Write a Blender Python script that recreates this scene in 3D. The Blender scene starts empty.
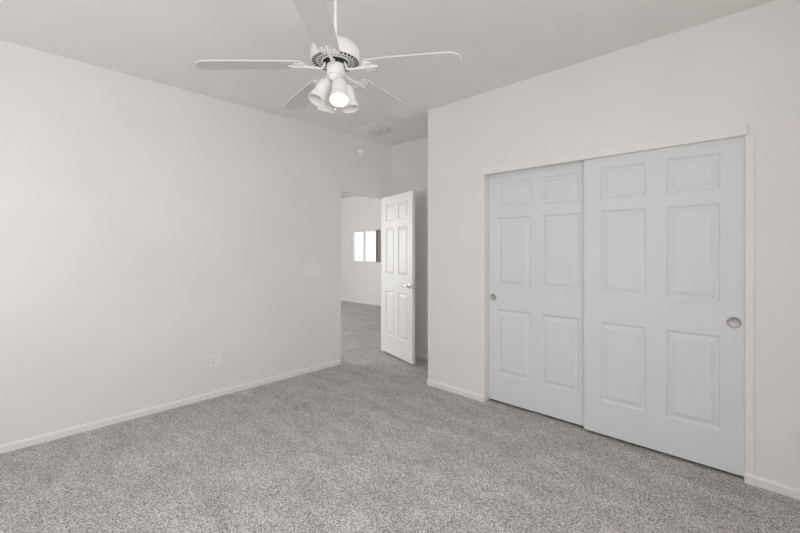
import bpy, bmesh, math, random
from mathutils import Vector, Matrix

random.seed(7)
C = bpy.context.scene
COL = C.collection

# ------------------------------------------------------------------ camera
EYE = 1.347
YAW = math.atan2(374.6, 392.0)            # degrees left of the long axis of the room
cam_data = bpy.data.cameras.new('camera')
cam_data.sensor_width = 36.0
cam_data.lens = 392.0 / 800.0 * 36.0
cam_data.shift_y = -16.5 / 800.0
cam_data.clip_start = 0.02
cam = bpy.data.objects.new('camera', cam_data)
COL.objects.link(cam)
cam.location = (0, 0, EYE)
cam.rotation_euler = (math.pi / 2, 0, YAW)
C.camera = cam

# ------------------------------------------------------------------ world, lights, exposure
world = bpy.data.worlds.new('sky')
C.world = world
world.use_nodes = True
bg = world.node_tree.nodes['Background']
bg.inputs['Color'].default_value = (0.98, 0.99, 1.0, 1)
bg.inputs['Strength'].default_value = 1.3


def area(name, loc, rot, sx, sy, power, colour):
    l = bpy.data.lights.new(name, 'AREA')
    l.shape = 'RECTANGLE'
    l.size, l.size_y = sx, sy
    l.energy = power
    l.color = colour
    o = bpy.data.objects.new(name, l)
    COL.objects.link(o)
    o.location = loc
    o.rotation_euler = rot
    return o


# daylight falling in through the bedroom's two windows and through the hall's window
BACK_W, SIDE_W, HALL_W, BULB_W = 13.5, 37.0, 207.0, 20.0
area('daylight_back_window', (-2.10, -1.12, 1.50), (-math.pi / 2, 0, math.pi), 2.4, 1.3, BACK_W, (0.98, 0.985, 1.0))
area('daylight_side_window', (0.97, 0.20, 1.62), (0, math.pi / 2, 0), 1.2, 1.8, SIDE_W, (0.98, 0.985, 1.0))
area('daylight_hall_window', (-9.82, 0.9, 1.45), (0, -math.pi / 2, 0), 1.5, 2.4, HALL_W, (0.955, 0.975, 1.0))

C.view_settings.view_transform = 'Standard'
C.view_settings.look = 'None'
C.view_settings.gamma = 1.0
C.view_settings.use_curve_mapping = False
C.view_settings.exposure = 0.05
C.cycles.use_denoising = True
try:
    C.cycles.denoiser = 'OPENIMAGEDENOISE'
except Exception:
    pass
C.cycles.max_bounces = 16
C.cycles.diffuse_bounces = 12
C.cycles.transparent_max_bounces = 16


# ------------------------------------------------------------------ materials
def nodes(name):
    m = bpy.data.materials.new(name)
    m.use_nodes = True
    nt = m.node_tree
    return m, nt, nt.nodes['Principled BSDF']


def coords(nt, scale=(1, 1, 1)):
    tc = nt.nodes.new('ShaderNodeTexCoord')
    mp = nt.nodes.new('ShaderNodeMapping')
    mp.inputs['Scale'].default_value = scale
    nt.links.new(tc.outputs['Object'], mp.inputs['Vector'])
    return mp.outputs['Vector']


def noise(nt, vec, scale, detail=2.0, rough=0.5):
    n = nt.nodes.new('ShaderNodeTexNoise')
    n.inputs['Scale'].default_value = scale
    n.inputs['Detail'].default_value = detail
    n.inputs['Roughness'].default_value = rough
    nt.links.new(vec, n.inputs['Vector'])
    return n.outputs['Fac']


def ramp(nt, fac, stops):
    r = nt.nodes.new('ShaderNodeValToRGB')
    el = r.color_ramp.elements
    while len(el) < len(stops):
        el.new(0.5)
    for e, (p, c) in zip(el, stops):
        e.position = p
        e.color = (*c, 1)
    nt.links.new(fac, r.inputs['Fac'])
    return r.outputs['Color']


def bump(nt, bsdf, height, strength, dist):
    b = nt.nodes.new('ShaderNodeBump')
    b.inputs['Strength'].default_value = strength
    b.inputs['Distance'].default_value = dist
    nt.links.new(height, b.inputs['Height'])
    nt.links.new(b.outputs['Normal'], bsdf.inputs['Normal'])


def paint(name, col, rough=0.7, grain=90.0, strength=0.08, var=0.012, spec=0.3):
    m, nt, b = nodes(name)
    v = coords(nt)
    f = noise(nt, v, 1.6, 3)
    lo = tuple(max(0, c - var) for c in col)
    hi = tuple(min(1, c + var) for c in col)
    nt.links.new(ramp(nt, f, [(0.35, lo), (0.65, hi)]), b.inputs['Base Color'])
    b.inputs['Roughness'].default_value = rough
    b.inputs['Specular IOR Level'].default_value = spec
    if strength:
        bump(nt, b, noise(nt, v, grain, 3), strength, 0.002)
    return m


def metal(name, col, rough):
    m, nt, b = nodes(name)
    v = coords(nt)
    nt.links.new(ramp(nt, noise(nt, v, 60), [(0.3, tuple(c * .93 for c in col)), (0.7, col)]), b.inputs['Base Color'])
    b.inputs['Metallic'].default_value = 1.0
    b.inputs['Roughness'].default_value = rough
    return m


def glow(name, col, strength):
    m, nt, b = nodes(name)
    v = coords(nt)
    nt.links.new(ramp(nt, noise(nt, v, 20), [(0.3, col), (0.7, col)]), b.inputs['Emission Color'])
    b.inputs['Emission Strength'].default_value = strength
    return m


def glass(name):
    m = bpy.data.materials.new(name)
    m.use_nodes = True
    nt = m.node_tree
    nt.nodes.remove(nt.nodes['Principled BSDF'])
    out = nt.nodes['Material Output']
    tr = nt.nodes.new('ShaderNodeBsdfTransparent')
    gl = nt.nodes.new('ShaderNodeBsdfGlossy')
    gl.inputs['Roughness'].default_value = 0.02
    mx = nt.nodes.new('ShaderNodeMixShader')
    mx.inputs['Fac'].default_value = 0.06
    nt.links.new(tr.outputs[0], mx.inputs[1])
    nt.links.new(gl.outputs[0], mx.inputs[2])
    nt.links.new(mx.outputs[0], out.inputs['Surface'])
    return m


def carpet_material():
    m, nt, b = nodes('grey_speckled_carpet')
    v = coords(nt)
    # yarn tufts of several greys, the pile brushed into soft lighter and darker patches
    vo = nt.nodes.new('ShaderNodeTexVoronoi')
    vo.inputs['Scale'].default_value = 235
    nt.links.new(v, vo.inputs['Vector'])
    sep = nt.nodes.new('ShaderNodeSeparateColor')
    nt.links.new(vo.outputs['Color'], sep.inputs['Color'])
    fleck2 = noise(nt, v, 135, 3.0, 0.7)
    half = nt.nodes.new('ShaderNodeMath')
    half.operation = 'MULTIPLY'
    half.inputs[1].default_value = 0.9
    nt.links.new(fleck2, half.inputs[0])
    mixf = nt.nodes.new('ShaderNodeMath')
    mixf.operation = 'MULTIPLY_ADD'
    mixf.inputs[1].default_value = 0.5
    nt.links.new(sep.outputs[0], mixf.inputs[0])
    nt.links.new(half.outputs[0], mixf.inputs[2])
    yarn = ramp(nt, mixf.outputs[0], [(0.46, (0.13, 0.125, 0.118)), (0.60, (0.365, 0.356, 0.343)),
                                      (0.74, (0.535, 0.523, 0.507)), (0.90, (0.82, 0.806, 0.784))])
    patch = noise(nt, coords(nt, (0.9, 2.1, 1)), 3.2, 6.0, 0.68)
    tone = ramp(nt, patch, [(0.32, (0.76, 0.75, 0.74)), (0.62, (1.0, 1.0, 1.0))])
    mx = nt.nodes.new('ShaderNodeMix')
    mx.data_type = 'RGBA'
    mx.blend_type = 'MULTIPLY'
    mx.inputs['Factor'].default_value = 1.0
    nt.links.new(yarn, mx.inputs['A'])
    nt.links.new(tone, mx.inputs['B'])
    nt.links.new(mx.outputs['Result'], b.inputs['Base Color'])
    b.inputs['Roughness'].default_value = 1.0
    b.inputs['Specular IOR Level'].default_value = 0.05
    b.inputs['Sheen Weight'].default_value = 0.15
    bump(nt, b, mixf.outputs[0], 0.45, 0.006)
    return m


M = {
    'wall': paint('warm_white_wall_paint', (0.83, 0.812, 0.798), 0.8, 110, 0.10),
    'ceiling': paint('flat_ceiling_paint', (0.83, 0.815, 0.793), 0.9, 70, 0.18),
    'trim': paint('trim_paint', (0.84, 0.825, 0.805), 0.45, 60, 0.02, 0.008),
    'door': paint('white_door_paint', (0.75, 0.745, 0.74), 0.4, 60, 0.02, 0.006),
    'closet': paint('cool_white_door_paint', (0.755, 0.768, 0.782), 0.45, 60, 0.02, 0.006),
    'carpet': carpet_material(),
    'fan': paint('white_enamel', (0.84, 0.83, 0.81), 0.35, 60, 0.0, 0.006, 0.4),
    'blade': paint('white_blade_laminate', (0.70, 0.685, 0.665), 0.5, 60, 0.0, 0.008),
    'dark': paint('motor_shadow_black', (0.03, 0.028, 0.025), 0.7, 60, 0.0, 0.0),
    'plate': paint('white_plastic', (0.86, 0.86, 0.85), 0.35, 60, 0.0, 0.004, 0.4),
    'vent': paint('vent_shadow_grey', (0.70, 0.685, 0.665), 0.8, 60, 0.0, 0.0),
    'slot': paint('grey_slot', (0.22, 0.21, 0.20), 0.6, 60, 0.0, 0.0),
    'nickel': metal('satin_nickel', (0.62, 0.61, 0.59), 0.28),
    'dull_nickel': metal('dull_nickel', (0.50, 0.495, 0.485), 0.42),
    'brass': metal('pale_brass', (0.86, 0.80, 0.66), 0.35),
    'lit': glow('lit_bulb_face', (1.0, 0.985, 0.96), 2.6),
    'unlit': paint('frosted_bulb', (0.90, 0.90, 0.89), 0.3, 60, 0.0, 0.004),
    'glass': glass('window_glass'),
    'blind': paint('taupe_blind_vinyl', (0.46, 0.435, 0.40), 0.5, 60, 0.0, 0.02),
    'vinyl': paint('window_vinyl', (0.80, 0.79, 0.77), 0.4, 60, 0.0, 0.01),
}


# ------------------------------------------------------------------ mesh helpers
class MB:
    """collects shapes and links them as one mesh object"""

    def __init__(self):
        self.bm = bmesh.new()

    def box(self, x0, x1, y0, y1, z0, z1, bev=0.0, seg=2):
        t = bmesh.new()
        bmesh.ops.create_cube(t, size=1)
        for v in t.verts:
            v.co = ((x0 + x1) / 2 + v.co.x * (x1 - x0), (y0 + y1) / 2 + v.co.y * (y1 - y0),
                    (z0 + z1) / 2 + v.co.z * (z1 - z0))
        if bev:
            bmesh.ops.bevel(t, geom=t.edges[:], offset=bev, segments=seg, affect='EDGES', profile=0.5)
        return self.add(t)

    def add(self, t, mat=None):
        if mat is not None:
            t.transform(mat)
        me = bpy.data.meshes.new('tmp')
        t.to_mesh(me)
        t.free()
        self.bm.from_mesh(me)
        bpy.data.meshes.remove(me)
        return self

    def lathe(self, prof, n=40, mat=None):
        t = bmesh.new()
        rings = []
        for r, z in prof:
            if r < 1e-6:
                rings.append([t.verts.new((0, 0, z))])
            else:
                rings.append([t.verts.new((r * math.cos(2 * math.pi * k / n), r * math.sin(2 * math.pi * k / n), z))
                              for k in range(n)])
        for a, b in zip(rings, rings[1:]):
            for k in range(n):
                q = [a[k % len(a)], a[(k + 1) % len(a)], b[(k + 1) % len(b)], b[k % len(b)]]
                u = []
                for v in q:
                    if v not in u:
                        u.append(v)
                if len(u) > 2:
                    t.faces.new(u)
        bmesh.ops.recalc_face_normals(t, faces=t.faces[:])
        return self.add(t, mat)

    def tube(self, pts, rad, n=10, flat=1.0):
        t = bmesh.new()
        pts = [Vector(p) for p in pts]
        rads = rad if isinstance(rad, (list, tuple)) else [rad] * len(pts)
        rings = []
        for i, p in enumerate(pts):
            d = (pts[min(i + 1, len(pts) - 1)] - pts[max(i - 1, 0)]).normalized()
            up = Vector((0, 0, 1)) if abs(d.z) < 0.95 else Vector((1, 0, 0))
            s = d.cross(up).normalized()
            u = s.cross(d).normalized()
            rings.append([t.verts.new(p + s * rads[i] * math.cos(2 * math.pi * k / n)
                                      + u * rads[i] * flat * math.sin(2 * math.pi * k / n)) for k in range(n)])
        for a, b in zip(rings, rings[1:]):
            for k in range(n):
                t.faces.new((a[k], a[(k + 1) % n], b[(k + 1) % n], b[k]))
        t.faces.new(rings[0])
        t.faces.new(rings[-1])
        bmesh.ops.recalc_face_normals(t, faces=t.faces[:])
        return self.add(t)

    def prism(self, outline, z0, z1, bev=0.0, mat=None):
        t = bmesh.new()
        f = t.faces.new([t.verts.new((x, y, z0)) for x, y in outline])
        r = bmesh.ops.extrude_face_region(t, geom=[f])
        for v in r['geom']:
            if isinstance(v, bmesh.types.BMVert):
                v.co.z = z1
        bmesh.ops.recalc_face_normals(t, faces=t.faces[:])
        if bev:
            es = [e for e in t.edges if abs(e.verts[0].co.z - e.verts[1].co.z) < 1e-6]
            bmesh.ops.bevel(t, geom=es, offset=bev, segments=2, affect='EDGES', profile=0.5)
        return self.add(t, mat)

    def build(self, name, mat, parent=None, smooth=False, loc=None, rot=None):
        me = bpy.data.meshes.new(name)
        self.bm.to_mesh(me)
        self.bm.free()
        me.materials.append(mat)
        if smooth:
            for p in me.polygons:
                p.use_smooth = True
            me.set_sharp_from_angle(angle=math.radians(38))
        o = bpy.data.objects.new(name, me)
        COL.objects.link(o)
        if parent:
            o.parent = parent
        if loc:
            o.location = loc
        if rot:
            o.rotation_euler = rot
        return o


def tag(o, label, cat, group=None, kind=None):
    o['label'] = label
    o['category'] = cat
    if group:
        o['group'] = group
    if kind:
        o['kind'] = kind
    return o


def empty(name, loc, rz=0.0):
    o = bpy.data.objects.new(name, None)
    o.empty_display_size = 0.1
    COL.objects.link(o)
    o.location = loc
    o.rotation_euler = (0, 0, rz)
    return o


# ------------------------------------------------------------------ dimensions (metres)
H = 2.74
XL, XR = -3.71, 0.75          # bedroom side walls
YB, YC = -0.90, 3.03          # wall behind the camera, closet wall
YE = 3.725                    # end wall of the entry alcove
XA = -2.51                    # corner where the closet wall starts
T = 0.12
DY0, DY1, DZ = 2.853, 3.648, 2.055     # bedroom doorway in the left wall
CX0, CX1, CZ = -1.875, -0.110, 2.06  # closet opening
HXL, HYF, HYN = -9.6, 6.50, -0.9     # hall: left wall, far wall, near wall
WX0, WX1, WZ0, WZ1 = -7.96, -6.96, 1.05, 1.825   # far window


def wall_x(mb, x0, x1, y0, y1, holes):
    """wall that runs along y, with rectangular openings (y0, y1, z0, z1)"""
    y = y0
    for (a, b, c, d) in sorted(holes):
        mb.box(x0, x1, y, a, 0, H)
        if c > 0:
            mb.box(x0, x1, a, b, 0, c)
        mb.box(x0, x1, a, b, d, H)
        y = b
    mb.box(x0, x1, y, y1, 0, H)
    return mb


def wall_y(mb, y0, y1, x0, x1, holes):
    x = x0
    for (a, b, c, d) in sorted(holes):
        mb.box(x, a, y0, y1, 0, H)
        if c > 0:
            mb.box(a, b, y0, y1, 0, c)
        mb.box(a, b, y0, y1, d, H)
        x = b
    mb.box(x, x1, y0, y1, 0, H)
    return mb


# ------------------------------------------------------------------ setting
def setting(mb, name, mat, label, cat):
    return tag(mb.build(name, M[mat]), label, cat, kind='structure')


setting(MB().box(HXL - T, XR + T, YB - T, HYF + T, -0.10, 0.0), 'floor', 'carpet',
        'grey speckled carpet over the bedroom and hall floor', 'floor')
setting(MB().box(HXL - T, XR + T, YB - T, HYF + T, H, H + 0.10), 'ceiling', 'ceiling',
        'flat pale grey painted ceiling above the fan', 'ceiling')
BW = (-3.40, -0.80, 0.85, 2.15)       # window behind the camera
SW = (-0.75, 1.15, 0.95, 2.28)         # window in the right-hand wall
HW = (-0.40, 2.20, 0.70, 2.20)           # window in the hall's outer wall
setting(wall_x(MB(), XL - 0.11, XL, YB, YE, [(DY0, DY1, 0, DZ)]), 'wall_left', 'wall',
        'long blank off-white wall with the doorway at its far end', 'wall')
setting(wall_y(MB(), YC, YC + T, XA, XR, [(CX0, CX1, 0, CZ)]), 'wall_front', 'wall',
        'off-white wall around the sliding closet doors', 'wall')
setting(MB().box(XA, XA + T, YC + T, YE, 0, H), 'wall_alcove', 'wall',
        'off-white side of the closet facing the entry alcove', 'wall')
setting(MB().box(XL - T, XR, YE, YE + T, 0, H), 'wall_end', 'wall',
        'shaded end wall behind the open bedroom door', 'wall')
setting(wall_x(MB(), XR, XR + T, YB - T, YE + T, [SW]), 'wall_right', 'wall',
        'off-white wall with a window beside the camera', 'wall')
setting(wall_y(MB(), YB - T, YB, HXL, XR, [BW]), 'wall_back', 'wall',
        'off-white wall with a window behind the camera', 'wall')
setting(wall_y(MB(), HYF, HYF + T, HXL - T, XL + 1.2, [(WX0, WX1, WZ0, WZ1)]), 'wall_far', 'wall',
        'off-white wall around the small bright window seen through the doorway', 'wall')
setting(wall_x(MB(), HXL - T, HXL, YB - T, HYF, [HW]), 'wall_hall', 'wall',
        'outer hall wall with a wide window, left of the doorway view', 'wall')
setting(MB().box(XL + 1.2 - T, XL + 1.2, YE + T, HYF, 0, H), 'wall_hall_end', 'wall',
        'inner hall wall beyond the end of the bedroom', 'wall')


# baseboards: a 55 mm board with an eased top edge
def base_profile(mb, p0, p1, nrm, ht=0.055, th=0.014):
    p0, p1, nrm = Vector(p0), Vector(p1), Vector(nrm)
    sec = [(0, 0), (th, 0), (th, ht - 0.014), (th * 0.72, ht - 0.005), (th * 0.4, ht), (0, ht)]
    t = bmesh.new()
    a = [t.verts.new((p0.x + nrm.x * o, p0.y + nrm.y * o, z)) for o, z in sec]
    b = [t.verts.new((p1.x + nrm.x * o, p1.y + nrm.y * o, z)) for o, z in sec]
    n = len(sec)
    for k in range(n):
        t.faces.new((a[k], a[(k + 1) % n], b[(k + 1) % n], b[k]))
    t.faces.new(a)
    t.faces.new(b)
    bmesh.ops.recalc_face_normals(t, faces=t.faces[:])
    return mb.add(t)


def baseboard(name, p0, p1, nrm, label):
    return setting(base_profile(MB(), p0, p1, nrm), name, 'trim', label, 'baseboard')


baseboard('baseboard_left', (XL, YB), (XL, DY0 - 0.004), (1, 0), 'white baseboard along the long blank left wall')
baseboard('baseboard_front', (XA, YC), (CX0 - 0.032, YC), (0, -1),
          'short white baseboard between the alcove corner and the closet doors')
baseboard('baseboard_right', (CX1 + 0.03, YC), (XR, YC), (0, -1), 'white baseboard running right from the closet doors')
baseboard('baseboard_alcove', (XA, YC - 0.0), (XA, YE), (-1, 0), 'white baseboard on the closet side of the alcove')
baseboard('baseboard_end', (XL, YE), (XA - 0.014, YE), (0, -1), 'white baseboard in the shade behind the open door')
baseboard('baseboard_far', (HXL, HYF), (XL + 1.2 - T, HYF), (0, -1), 'white baseboard under the far window beyond the doorway')

# doorway lining: two jambs, a head and the stop they carry
jx0, jx1 = XL - 0.114, XL + 0.004
m = MB()
m.box(jx0, jx1, DY0 - 0.001, DY0 + 0.018, 0, DZ, 0.002)
m.box(jx0, jx1, DY1 - 0.018, DY1 + 0.001, 0, DZ, 0.002)
m.box(jx0, jx1, DY0 + 0.016, DY1 - 0.016, DZ - 0.018, DZ + 0.001, 0.002)
m.box(jx0 + 0.02, jx0 + 0.055, DY0 + 0.016, DY0 + 0.028, 0, DZ - 0.018)
m.box(jx0 + 0.02, jx0 + 0.055, DY1 - 0.024, DY1 - 0.016, 0, DZ - 0.018)
m.box(jx0 + 0.02, jx0 + 0.055, DY0 + 0.028, DY1 - 0.028, DZ - 0.030, DZ - 0.018)
setting(m, 'trim_1', 'trim', 'thin white lining around the open bedroom doorway', 'door frame')

# closet surround: header board in front of the track, two side strips and their base returns
m = MB()
m.box(CX0 - 0.012, CX1 - 0.001, YC - 0.018, YC + 0.006, 2.012, 2.083, 0.003)
setting(m, 'trim_2', 'trim', 'white header board above the sliding closet doors', 'trim')
m = MB()
m.box(CX0 - 0.030, CX0 + 0.001, YC - 0.008, YC + 0.001, 0.0, 2.012, 0.003)
m.box(CX0 - 0.002, CX0 + 0.020, YC - 0.006, YC + T, 0.0, 2.04, 0.003)
base_profile(m, (CX0 - 0.032, YC - 0.002), (CX0 + 0.016, YC - 0.002), (0, -1), 0.058, 0.016)
setting(m, 'trim_3', 'trim', 'narrow white side strip left of the closet doors', 'trim')
m = MB()
m.box(CX1 - 0.001, CX1 + 0.026, YC - 0.008, YC + 0.001, 0.0, 2.012, 0.003)
m.box(CX1 - 0.014, CX1 + 0.002, YC - 0.006, YC + T, 0.0, 2.04, 0.003)
base_profile(m, (CX1 - 0.016, YC - 0.002), (CX1 + 0.030, YC - 0.002), (0, -1), 0.060, 0.018)
setting(m, 'trim_4', 'trim', 'narrow white side strip right of the closet doors', 'trim')


# ------------------------------------------------------------------ six-panel doors
def panel_skin(t, W, Z0, Z1, cols, rows, y, out, k=1.0):
    """front skin of a moulded door in the plane y; out = direction (+1/-1) the face looks along y"""
    xs = [0, cols[0][0], cols[0][1], cols[1][0], cols[1][1], W]
    zs = [Z0] + [v for r in rows for v in r] + [Z1]
    V = {}

    def vert(x, z, d):
        k = (round(x, 5), round(z, 5), round(d, 5))
        if k not in V:
            V[k] = t.verts.new((x, y - out * d, z))
        return V[k]

    for i in range(len(xs) - 1):
        for j in range(len(zs) - 1):
            a, b, c, d = xs[i], xs[i + 1], zs[j], zs[j + 1]
            if i in (1, 3) and j % 2 == 1:
                prev = [(a, c, 0), (b, c, 0), (b, d, 0), (a, d, 0)]
                for ins, dep in ((0.004, 0.0040), (0.012, 0.0125), (0.019, 0.0125), (0.046, 0.0020), (0.050, 0.0016)):
                    cur = [(p, q, dep * k) for p, q in ((a + ins, c + ins), (b - ins, c + ins), (b - ins, d - ins), (a + ins, d - ins))]
                    for e in range(4):
                        t.faces.new([vert(*prev[e]), vert(*prev[(e + 1) % 4]), vert(*cur[(e + 1) % 4]), vert(*cur[e])])
                    prev = cur
                t.faces.new([vert(*p) for p in prev])
            else:
                t.faces.new([vert(a, c, 0), vert(b, c, 0), vert(b, d, 0), vert(a, d, 0)])


ROWS = [(0.258, 0.828), (1.035, 1.630), (1.715, 1.938)]


def door_mesh(W, Z0, Z1, cols, th, k=1.0):
    """slab with its hinge edge at x = 0, its camera-side face at y = 0"""
    t = bmesh.new()
    panel_skin(t, W, Z0, Z1, cols, ROWS, 0.0, -1, k)
    panel_skin(t, W, Z0, Z1, cols, ROWS, th, 1, k)
    for (x0, z0, x1, z1) in ((0, Z0, W, Z0), (0, Z1, W, Z1), (0, Z0, 0, Z1), (W, Z0, W, Z1)):
        t.faces.new([t.verts.new(p) for p in ((x0, 0, z0), (x1, 0, z1), (x1, th, z1), (x0, th, z0))])
    bmesh.ops.remove_doubles(t, verts=t.verts[:], dist=1e-5)
    bmesh.ops.recalc_face_normals(t, faces=t.faces[:])
    return MB().add(t)


# bedroom door, standing open into the room
ang = math.atan2(3.367 - 3.58, -3.018 + 3.75)
bd = empty('door_1', (-3.75, 3.58, 0), ang)
tag(bd, 'open white six-panel bedroom door with a lever handle', 'door', kind='structure')
BWD = 0.760
door_mesh(BWD, 0.028, 2.035, [(0.105, 0.335), (0.425, 0.655)], 0.036, 0.55).build('door_leaf', M['door'], bd)
for side, s in (('near', -1), ('back', 1)):
    y0 = 0.0 if s < 0 else 0.036
    hz = 0.925
    hx = BWD - 0.065
    m = MB()
    m.lathe([(0, 0), (0.030, 0), (0.031, 0.004), (0.027, 0.009), (0.013, 0.011), (0.011, 0.040), (0.0, 0.042)], 28,
            Matrix.Translation((hx, y0, hz)) @ Matrix.Rotation(math.pi / 2 * (1 if s < 0 else -1), 4, 'X'))
    yy = y0 + s * 0.042
    m.tube([(hx + 0.008, yy, hz), (hx - 0.02, yy, hz + 0.002), (hx - 0.06, yy + s * 0.002, hz + 0.004),
            (hx - 0.10, yy - s * 0.002, hz + 0.001), (hx - 0.118, yy - s * 0.004, hz - 0.001)],
           [0.010, 0.0095, 0.008, 0.007, 0.005], 12)
    o = m.build('door_handle', M['nickel'], bd, True)
    o['label'] = 'satin nickel lever handle'
m = MB().box(BWD - 0.0005, BWD + 0.0016, 0.006, 0.030, 0.925 - 0.028, 0.925 + 0.028)
m.box(BWD + 0.001, BWD + 0.010, 0.012, 0.024, 0.925 - 0.009, 0.925 + 0.009, 0.002)
m.build('latch_plate', M['nickel'], bd)
for hz in (0.25, 1.05, 1.82):
    m = MB()
    m.tube([(-0.004, 0.040, hz - 0.045), (-0.004, 0.040, hz + 0.045)], 0.006, 10)
    m.box(-0.0016, 0.0002, 0.004, 0.038, hz - 0.045, hz + 0.045)
    m.build('hinge', M['nickel'], bd, True)


# sliding closet doors with round recessed finger pulls
def pull(parent, x, z, r):
    m = MB()
    m.lathe([(0, 0.0012), (r * 0.55, 0.0012), (r * 0.78, 0.0030), (r * 0.84, 0.0052), (r * 0.95, 0.0052), (r, 0.0030), (r, -0.002)],
            36, Matrix.Translation((x, 0, z)) @ Matrix.Rotation(math.pi / 2, 4, 'X'))
    o = m.build('finger_pull', M['dull_nickel'], parent, True)
    o['label'] = 'round satin nickel finger pull'


lx0 = CX0 + 0.022
ld = empty('door_2', (lx0, YC + 0.058, 0))
tag(ld, 'left sliding six-panel closet door, set behind the other one', 'door', kind='structure')
door_mesh(0.86, 0.022, 2.04, [(0.085, 0.395), (0.485, 0.782)], 0.034).build('door_leaf', M['closet'], ld)
pull(ld, 0.047, 0.930, 0.030)
rx0 = -1.022
rd = empty('door_3', (rx0, YC + 0.016, 0))
tag(rd, 'right sliding six-panel closet door, overlapping in front of the other', 'door', kind='structure')
door_mesh(-0.121 - rx0, 0.022, 2.04, [(0.112, 0.397), (0.512, 0.785)], 0.034).build('door_leaf', M['closet'], rd)
pull(rd, 0.848, 0.918, 0.034)
# track and floor guide of the sliding doors
m = MB()
m.box(CX0 + 0.02, CX1 - 0.015, YC + 0.010, YC + 0.105, 2.043, CZ)
setting(m, 'trim_5', 'nickel', 'closet door track behind the header board', 'track')


# ------------------------------------------------------------------ windows
def window_frame(mb, plane, a, b, z0, z1, p0, p1, fw, mull=(), bars=()):
    """frame boards of a window: plane 'x' or 'y' gives the axis the wall faces along"""

    def bx(u0, u1, w0, w1, e=0.0):
        if plane == 'y':
            mb.box(u0, u1, p0 - e, p1 + e, w0, w1)
        else:
            mb.box(p0 - e, p1 + e, u0, u1, w0, w1)

    bx(a, b, z0, z0 + fw)
    bx(a, b, z1 - fw, z1)
    bx(a, a + fw, z0 + fw, z1 - fw)
    bx(b - fw, b, z0 + fw, z1 - fw)
    for u, w in mull:
        bx(u - w / 2, u + w / 2, z0 + fw, z1 - fw, 0.001)


def window(name, plane, a, b, z0, z1, p0, p1, fw, mull, label):
    w = empty(name, ((a + b) / 2, (p0 + p1) / 2, z0) if plane == 'y' else ((p0 + p1) / 2, (a + b) / 2, z0))
    tag(w, label, 'window', kind='structure')
    off = Vector(w.location)
    m = MB()
    window_frame(m, plane, a, b, z0, z1, p0, p1, fw, [(mull, 0.05)])
    for v in m.bm.verts:
        v.co -= off
    m.build('window_frame', M['vinyl'], w)
    pc = (p0 + p1) / 2
    for u0, u1 in ((a + fw, mull - 0.025), (mull + 0.025, b - fw)):
        m = MB()
        if plane == 'y':
            m.box(u0, u1, pc - 0.003, pc + 0.003, z0 + fw, z1 - fw)
        else:
            m.box(pc - 0.003, pc + 0.003, u0, u1, z0 + fw, z1 - fw)
        for v in m.bm.verts:
            v.co -= off
        m.build('window_pane', M['glass'], w)
    return w


window('window_1', 'y', WX0, WX1, WZ0, WZ1, HYF + 0.03, HYF + 0.07, 0.018, -7.50,
       'small bright two-pane window on the far wall through the doorway')
window('window_2', 'y', BW[0], BW[1], BW[2], BW[3], YB - 0.09, YB - 0.05, 0.04, -2.10, 'wide window in the wall behind the camera')
window('window_3', 'x', SW[0], SW[1], SW[2], SW[3], XR + 0.05, XR + 0.09, 0.04, 0.20, 'window in the right wall beside the camera')
window('window_4', 'x', HW[0], HW[1], HW[2], HW[3], HXL - 0.09, HXL - 0.05, 0.04, 0.9, 'wide window in the outer wall of the hall')

# ------------------------------------------------------------------ ceiling fan
FX, FY = -1.652, 1.243
fan = empty('ceiling_fan', (FX, FY, 2.075))
tag(fan, 'white five-blade ceiling fan with a four-shade light kit', 'ceiling fan')
FZ = 2.075


def fz(z):
    return z - FZ


m = MB().lathe([(0, fz(2.74)), (0.070, fz(2.74)), (0.072, fz(2.728)), (0.060, fz(2.700)), (0.032, fz(2.672)), (0.020, fz(2.665)), (0, fz(2.665))], 36)
m.build('canopy', M['fan'], fan, True)
MB().lathe([(0, fz(2.67)), (0.0085, fz(2.67)), (0.0085, fz(2.43)), (0.020, fz(2.43)), (0.022, fz(2.410)), (0, fz(2.425))], 20).build('downrod', M['fan'], fan, True)
# motor: domed drum whose underside is a ring of slanted vents
m = MB()
m.lathe([(0, fz(2.424)), (0.050, fz(2.423)), (0.084, fz(2.418)), (0.106, fz(2.407)), (0.121, fz(2.392)), (0.1275, fz(2.374)),
         (0.1285, fz(2.352)), (0.1275, fz(2.336)), (0.125, fz(2.325)), (0.121, fz(2.322)), (0.120, fz(2.334)), (0, fz(2.330))], 56)
motor = m.build('motor_housing', M['fan'], fan, True)
MB().lathe([(0, fz(2.3335)), (0.1215, fz(2.3335)), (0.1215, fz(2.3258)), (0, fz(2.3258))], 48).build('vent_backing', M['dark'], motor, True)
m = MB()
NV = 30
for k in range(NV):
    a = 2 * math.pi * k / NV
    for (ra, rb, tw) in ((0.070, 0.092, 0.20), (0.094, 0.123, -0.14)):
        p0 = Vector((ra * math.cos(a), ra * math.sin(a), fz(2.3252)))
        p1 = Vector((rb * math.cos(a + tw), rb * math.sin(a + tw), fz(2.3250)))
        m.tube([p0, p1], 0.0034, 6, 0.3)


def ring(mb, r, z0, z1, w, n=48):
    mb.lathe([(r - w, z0), (r + w, z0), (r + w, z1), (r - w, z1), (r - w, z0)], n)


ring(m, 0.093, fz(2.3235), fz(2.328), 0.0026)
ring(m, 0.069, fz(2.322), fz(2.328), 0.0035)
m.build('vent_grille', M['fan'], motor, True)
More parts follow.
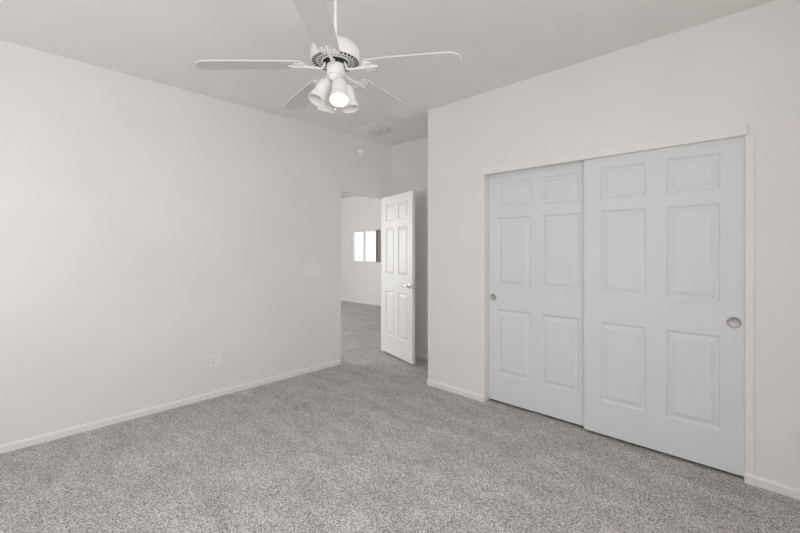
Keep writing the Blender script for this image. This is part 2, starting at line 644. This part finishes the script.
# flywheel hub, dark gap and the switch housing below
MB().lathe([(0, fz(2.328)), (0.054, fz(2.328)), (0.054, fz(2.316)), (0.050, fz(2.308)), (0, fz(2.308))], 36).build('flywheel', M['dark'], fan, True)
m = MB().lathe([(0, fz(2.312)), (0.040, fz(2.312)), (0.045, fz(2.308)), (0.046, fz(2.262)), (0.043, fz(2.254)), (0.030, fz(2.250)), (0, fz(2.250))], 40)
sw = m.build('switch_housing', M['fan'], fan, True)

# blades on scrolled irons
PHI = 25.0
droops = {0: 0.080, 1: 0.084, 2: 0.040, 3: 0.098, 4: 0.030}
roots = {0: 2.278, 1: 2.276, 2: 2.284, 3: 2.284, 4: 2.292}
PITCH = math.radians(7)


def blade_outline():
    pts = [(0.178, -0.052), (0.30, -0.0605), (0.50, -0.066), (0.60, -0.066)]
    cxr, r = 0.604, 0.0655
    for k in range(1, 14):
        a = -math.pi / 2 + math.pi * k / 14
        pts.append((cxr + 0.058 * math.copysign(abs(math.cos(a)) ** 0.8, math.cos(a)), r * math.copysign(abs(math.sin(a)) ** 0.85, math.sin(a))))
    pts += [(0.60, 0.066), (0.50, 0.066), (0.30, 0.0605), (0.178, 0.052)]
    # scalloped root
    pts += [(0.170, 0.036), (0.178, 0.018), (0.168, 0.0), (0.178, -0.018), (0.170, -0.036)]
    return pts


for k in range(5):
    az = math.radians(PHI + 72 * k)
    # arm: leaves the flywheel, dips, runs out flat and lifts to the blade
    z_hub = 2.318
    zr, zt = roots[k], 2.312 - droops[k]
    rot = Matrix.Rotation(az, 4, 'Z')
    tilt = math.atan2(zt - zr, 0.485)
    bmat = rot @ Matrix.Translation((0.17, 0, fz(zr))) @ Matrix.Rotation(-tilt, 4, 'Y') @ Matrix.Rotation(-PITCH, 4, 'X') @ Matrix.Translation((-0.17, 0, 0))
    m = MB().prism(blade_outline(), 0.0, 0.007, 0.002, bmat)
    b = m.build('blade', M['blade'], fan)
    m = MB()
    arm = [(0.042, 0, z_hub), (0.054, 0, z_hub - 0.006), (0.060, 0, z_hub - 0.020), (0.070, 0, zr - 0.002), (0.088, 0, zr - 0.004), (0.128, 0, zr - 0.004),
           (0.146, 0, zr - 0.006), (0.162, 0, zr - 0.005), (0.186, 0, zr - 0.005)]
    m.tube([rot @ Vector((x, y, fz(z))) for x, y, z in arm], [0.008, 0.008, 0.008, 0.008, 0.0085, 0.009, 0.010, 0.011, 0.009], 10, 0.75)
    # leaf-shaped plate with curled lobes spreading under the blade root
    half = [(0.142, 0.008), (0.158, 0.012), (0.164, 0.024), (0.160, 0.036), (0.168, 0.046), (0.182, 0.047), (0.194, 0.040),
            (0.204, 0.041), (0.214, 0.034), (0.213, 0.024), (0.204, 0.019), (0.214, 0.012), (0.230, 0.008), (0.238, 0.0)]
    leaf = half + [(x, -y) for x, y in reversed(half[:-1])]
    m.prism(leaf, -0.0055, -0.0005, 0.0015, bmat)
    for s in (-1, 1):
        pts = []
        for q in range(13):
            a = math.radians(190 + 270 * q / 12)
            rr = 0.013 * (1 - 0.03 * q)
            pts.append(bmat @ Vector((0.180 + rr * math.cos(a), s * (0.030 + rr * math.sin(a)), -0.006)))
        m.tube(pts, 0.0028, 6)
    m.tube([bmat @ Vector(p) for p in ((0.150, 0, -0.005), (0.19, 0, -0.006), (0.232, 0, -0.005))], [0.007, 0.006, 0.003], 8)
    m.build('blade_iron', M['fan'], fan, True)

# light kit: four shades on short arms, one of the lamps lit
right = Vector((math.cos(YAW), math.sin(YAW), 0))
fwd = Vector((-math.sin(YAW), math.cos(YAW), 0))
m = MB().lathe([(0, fz(2.252)), (0.034, fz(2.252)), (0.036, fz(2.244)), (0.030, fz(2.232)), (0.014, fz(2.220)), (0, fz(2.218))], 32)
m.build('light_fitter', M['fan'], fan, True)
# each lamp head swivels: (mouth centre to the right, towards the bed side, height) and the axis it points along
HEADS = [((0.033, 0.095, 2.091), (0.05, 0.40, -0.91)), ((-0.092, 0.030, 2.114), (-0.35, 0.30, -0.89)),
         ((-0.068, -0.090, 2.100), (-0.25, -0.30, -0.92)), ((0.0755, -0.020, 2.087), (0.20, 0.06, -0.98))]
prof_out = [(0.010, 0.004), (0.024, 0.001), (0.0315, -0.006), (0.0350, -0.018), (0.0370, -0.050), (0.0385, -0.084), (0.0405, -0.086),
            (0.0430, -0.100), (0.0480, -0.124)]
prof_in = [(r - 0.0025, z + (0.001 if i else 0)) for i, (r, z) in enumerate(reversed(prof_out[1:]))] + [(0.0, -0.004)]
for k in range(4):
    (mr, mtw, mz), (ar, atw, adn) = HEADS[k]
    axis = (right * ar - fwd * atw + Vector((0, 0, adn))).normalized()
    top = right * mr - fwd * mtw + Vector((0, 0, fz(mz))) - axis * 0.124
    # local frame: the shade opens along its own -z
    zx = -axis
    xx = zx.cross(Vector((0.3, 0.2, 1))).normalized()
    yx = zx.cross(xx)
    mat = Matrix(((xx.x, yx.x, zx.x, top.x), (xx.y, yx.y, zx.y, top.y), (xx.z, yx.z, zx.z, top.z), (0, 0, 0, 1)))
    m = MB().lathe(prof_out + prof_in, 40, mat)
    sh = m.build('lamp_shade', M['fan'], fan, True)
    m = MB()
    out = Vector((top.x, top.y, 0)).normalized()
    m.tube([out * 0.020 + Vector((0, 0, fz(2.243))), out * 0.036 + Vector((0, 0, fz(2.242))), out * 0.046 + Vector((0, 0, fz(2.234))), top - axis * 0.006, top + axis * 0.004],
           [0.008, 0.0075, 0.0075, 0.009, 0.010], 10)
    m.build('lamp_arm', M['fan'], fan, True)
    lit = (k == 0)
    if lit:
        bp = [(0, -0.010), (0.014, -0.012), (0.015, -0.040), (0.030, -0.070), (0.0385, -0.098), (0.0395, -0.112), (0.034, -0.120), (0.018, -0.124), (0, -0.125)]
    else:
        bp = [(0, -0.010), (0.012, -0.012), (0.013, -0.026), (0.020, -0.040), (0.022, -0.050), (0.018, -0.060), (0.008, -0.066), (0, -0.067)]
    o = MB().lathe(bp, 32, mat).build('bulb', M['lit'] if lit else M['unlit'], sh, True)
    if lit:
        o['label'] = 'glowing bulb'
        pl = bpy.data.lights.new('bulb_light', 'SPOT')
        pl.spot_size = math.radians(125)
        pl.spot_blend = 0.7
        pl.energy = BULB_W
        pl.color = (1.0, 0.95, 0.88)
        pl.shadow_soft_size = 0.035
        po = bpy.data.objects.new('bulb_light', pl)
        COL.objects.link(po)
        po.parent = sh
        po.matrix_local = mat @ Matrix.Translation((0, 0, -0.150))
# pull chain with a small ball end
m = MB().tube([(0, 0, fz(2.222)), (0, 0, fz(2.090))], 0.0014, 6)
m.lathe([(0, fz(2.094)), (0.004, fz(2.092)), (0.0075, fz(2.084)), (0.0078, fz(2.079)), (0.005, fz(2.073)), (0, fz(2.071))], 16)
o = m.build('pull_chain', M['brass'], fan, True)
o['label'] = 'thin pull chain with a pale ball end'

# ------------------------------------------------------------------ ceiling register
vx, vy, vs = -3.335, 3.105, 0.192
v = empty('ceiling_vent', (vx, vy, H))
tag(v, 'square white four-way air vent on the ceiling near the alcove', 'ceiling vent')
m = MB()
for (x0, x1, y0, y1) in ((-vs, vs, -vs, -vs + 0.028), (-vs, vs, vs - 0.028, vs), (-vs, -vs + 0.028, -vs + 0.028, vs - 0.028), (vs - 0.028, vs, -vs + 0.028, vs - 0.028)):
    m.box(x0, x1, y0, y1, -0.008, 0.0, 0.002)
m.build('vent_frame', M['ceiling'], v)
MB().box(-vs + 0.02, vs - 0.02, -vs + 0.02, vs - 0.02, -0.002, -0.0005).build('vent_backing', M['vent'], v)
w = vs - 0.028
m = MB()
m.box(-w, w, -0.006, 0.006, -0.008, -0.001)
m.box(-0.006, 0.006, -w, -0.006, -0.008, -0.001)
m.box(-0.006, 0.006, 0.006, w, -0.008, -0.001)
for qx in (-1, 1):
    for qy in (-1, 1):
        n = 9
        for i in range(n):
            c = 0.012 + (w - 0.014) * (i + 0.5) / n
            along_x = (qx * qy > 0)
            t = bmesh.new()
            bmesh.ops.create_cube(t, size=1)
            L = w - 0.006
            for q in t.verts:
                q.co = (q.co.x * L, q.co.y * 0.0160, q.co.z * 0.0012)
            t.transform(Matrix.Rotation(math.radians(8 * (qy if along_x else -qx)), 4, 'X'))
            if along_x:
                mt = Matrix.Translation((qx * (0.006 + L / 2), qy * c, -0.006))
            else:
                mt = Matrix.Translation((qx * c, qy * (0.006 + L / 2), -0.006)) @ Matrix.Rotation(math.pi / 2, 4, 'Z')
            m.add(t, mt)
m.build('louvers', M['ceiling'], v)
m = MB().box(vs - 0.055, vs - 0.049, 0.05, 0.056, -0.026, -0.006)
m.build('damper_lever', M['slot'], v)

# ------------------------------------------------------------------ wall fittings
# smoke detector above the doorway
s = empty('smoke_detector', (XL, 3.187, 2.56))
tag(s, 'small round white smoke detector high on the left wall', 'smoke detector')
ry = Matrix.Rotation(math.pi / 2, 4, 'Y')
MB().lathe([(0, 0), (0.052, 0), (0.052, 0.010), (0.046, 0.014), (0, 0.014)], 36, ry).build('base', M['plate'], s, True)
MB().lathe([(0, 0.032), (0.030, 0.031), (0.042, 0.026), (0.047, 0.013), (0, 0.013)], 36, ry).build('cover', M['unlit'], s, True)


def screw(parent, x, y, z):
    MB().lathe([(0, 0.0012), (0.0022, 0.001), (0.003, 0), (0, 0)], 10, Matrix.Translation((x, y, z)) @ ry).build('screw', M['plate'], parent, True)


# three-gang light switch
s = empty('light_switch', (XL, 2.472, 1.115))
tag(s, 'white triple light switch plate left of the doorway', 'light switch')
MB().box(0, 0.006, -0.085, 0.085, -0.061, 0.061, 0.0025).build('cover_plate', M['plate'], s)
for k in (-1, 0, 1):
    m = MB().box(0.005, 0.0085, k * 0.046 - 0.017, k * 0.046 + 0.017, -0.034, 0.034, 0.0015)
    m.build('rocker', M['plate'], s)
    for z in (-0.048, 0.048):
        screw(s, 0.006, k * 0.046, z)


# duplex outlets
def outlet(name, loc, rz, label, width=0.072, off=0.0, blank=False):
    o = empty(name, loc, rz)
    tag(o, label, 'power outlet')
    MB().box(0, 0.006, -width / 2, width / 2, -0.062, 0.062, 0.0025).build('cover_plate', M['plate'], o)
    for z in (-0.020, 0.020):
        m = MB().box(0.005, 0.0075, off - 0.0165, off + 0.0165, z - 0.014, z + 0.014, 0.003)
        r = m.build('receptacle', M['plate'], o)
        m = MB()
        m.box(0.0070, 0.0079, off - 0.0085, off - 0.0055, z - 0.004, z + 0.008)
        m.box(0.0070, 0.0079, off + 0.0055, off + 0.0085, z - 0.003, z + 0.007)
        m.box(0.0070, 0.0079, off - 0.0025, off + 0.0025, z - 0.011, z - 0.006)
        m.build('slots', M['slot'], r)
    screw(o, 0.006, off, 0)
    if blank:
        MB().box(0.005, 0.0072, 0.012, 0.046, -0.034, 0.034, 0.0015).build('blank_insert', M['plate'], o)
    return o


outlet('power_outlet', (XL, 1.435, 0.336), 0, 'white power outlet plate low on the long left wall', 0.120, -0.027, True)
outlet('power_outlet', (-7.90, HYF, 0.36), -math.pi / 2, 'tiny white power outlet below the far window beyond the doorway')
s = empty('light_switch', (-8.33, HYF, 1.45), -math.pi / 2)
tag(s, 'tiny pale switch plate on the far wall left of the window', 'light switch')
MB().box(0, 0.006, -0.037, 0.037, -0.061, 0.061, 0.0025).build('cover_plate', M['plate'], s)
MB().box(0.005, 0.0085, -0.017, 0.017, -0.034, 0.034, 0.0015).build('rocker', M['plate'], s)

# vertical blinds drawn to the right side of the far window
b = empty('vertical_blinds', (-6.90, HYF, WZ0 - 0.005))
tag(b, 'taupe vertical blinds bunched at the right edge of the far window', 'blinds')
MB().box(-0.055, 0.055, -0.075, 0.0, 0.765, 0.79, 0.003).build('head_rail', M['blind'], b)
for i in range(6):
    x = -0.042 + 0.0168 * i
    t = bmesh.new()
    bmesh.ops.create_cube(t, size=1)
    for q in t.verts:
        q.co = (q.co.x * 0.004, q.co.y * 0.062, 0.39 + q.co.z * 0.76)
    MB().add(t, Matrix.Translation((x, -0.040, 0)) @ Matrix.Rotation(math.radians(-22), 4, 'Z')).build('slat', M['blind'], b)
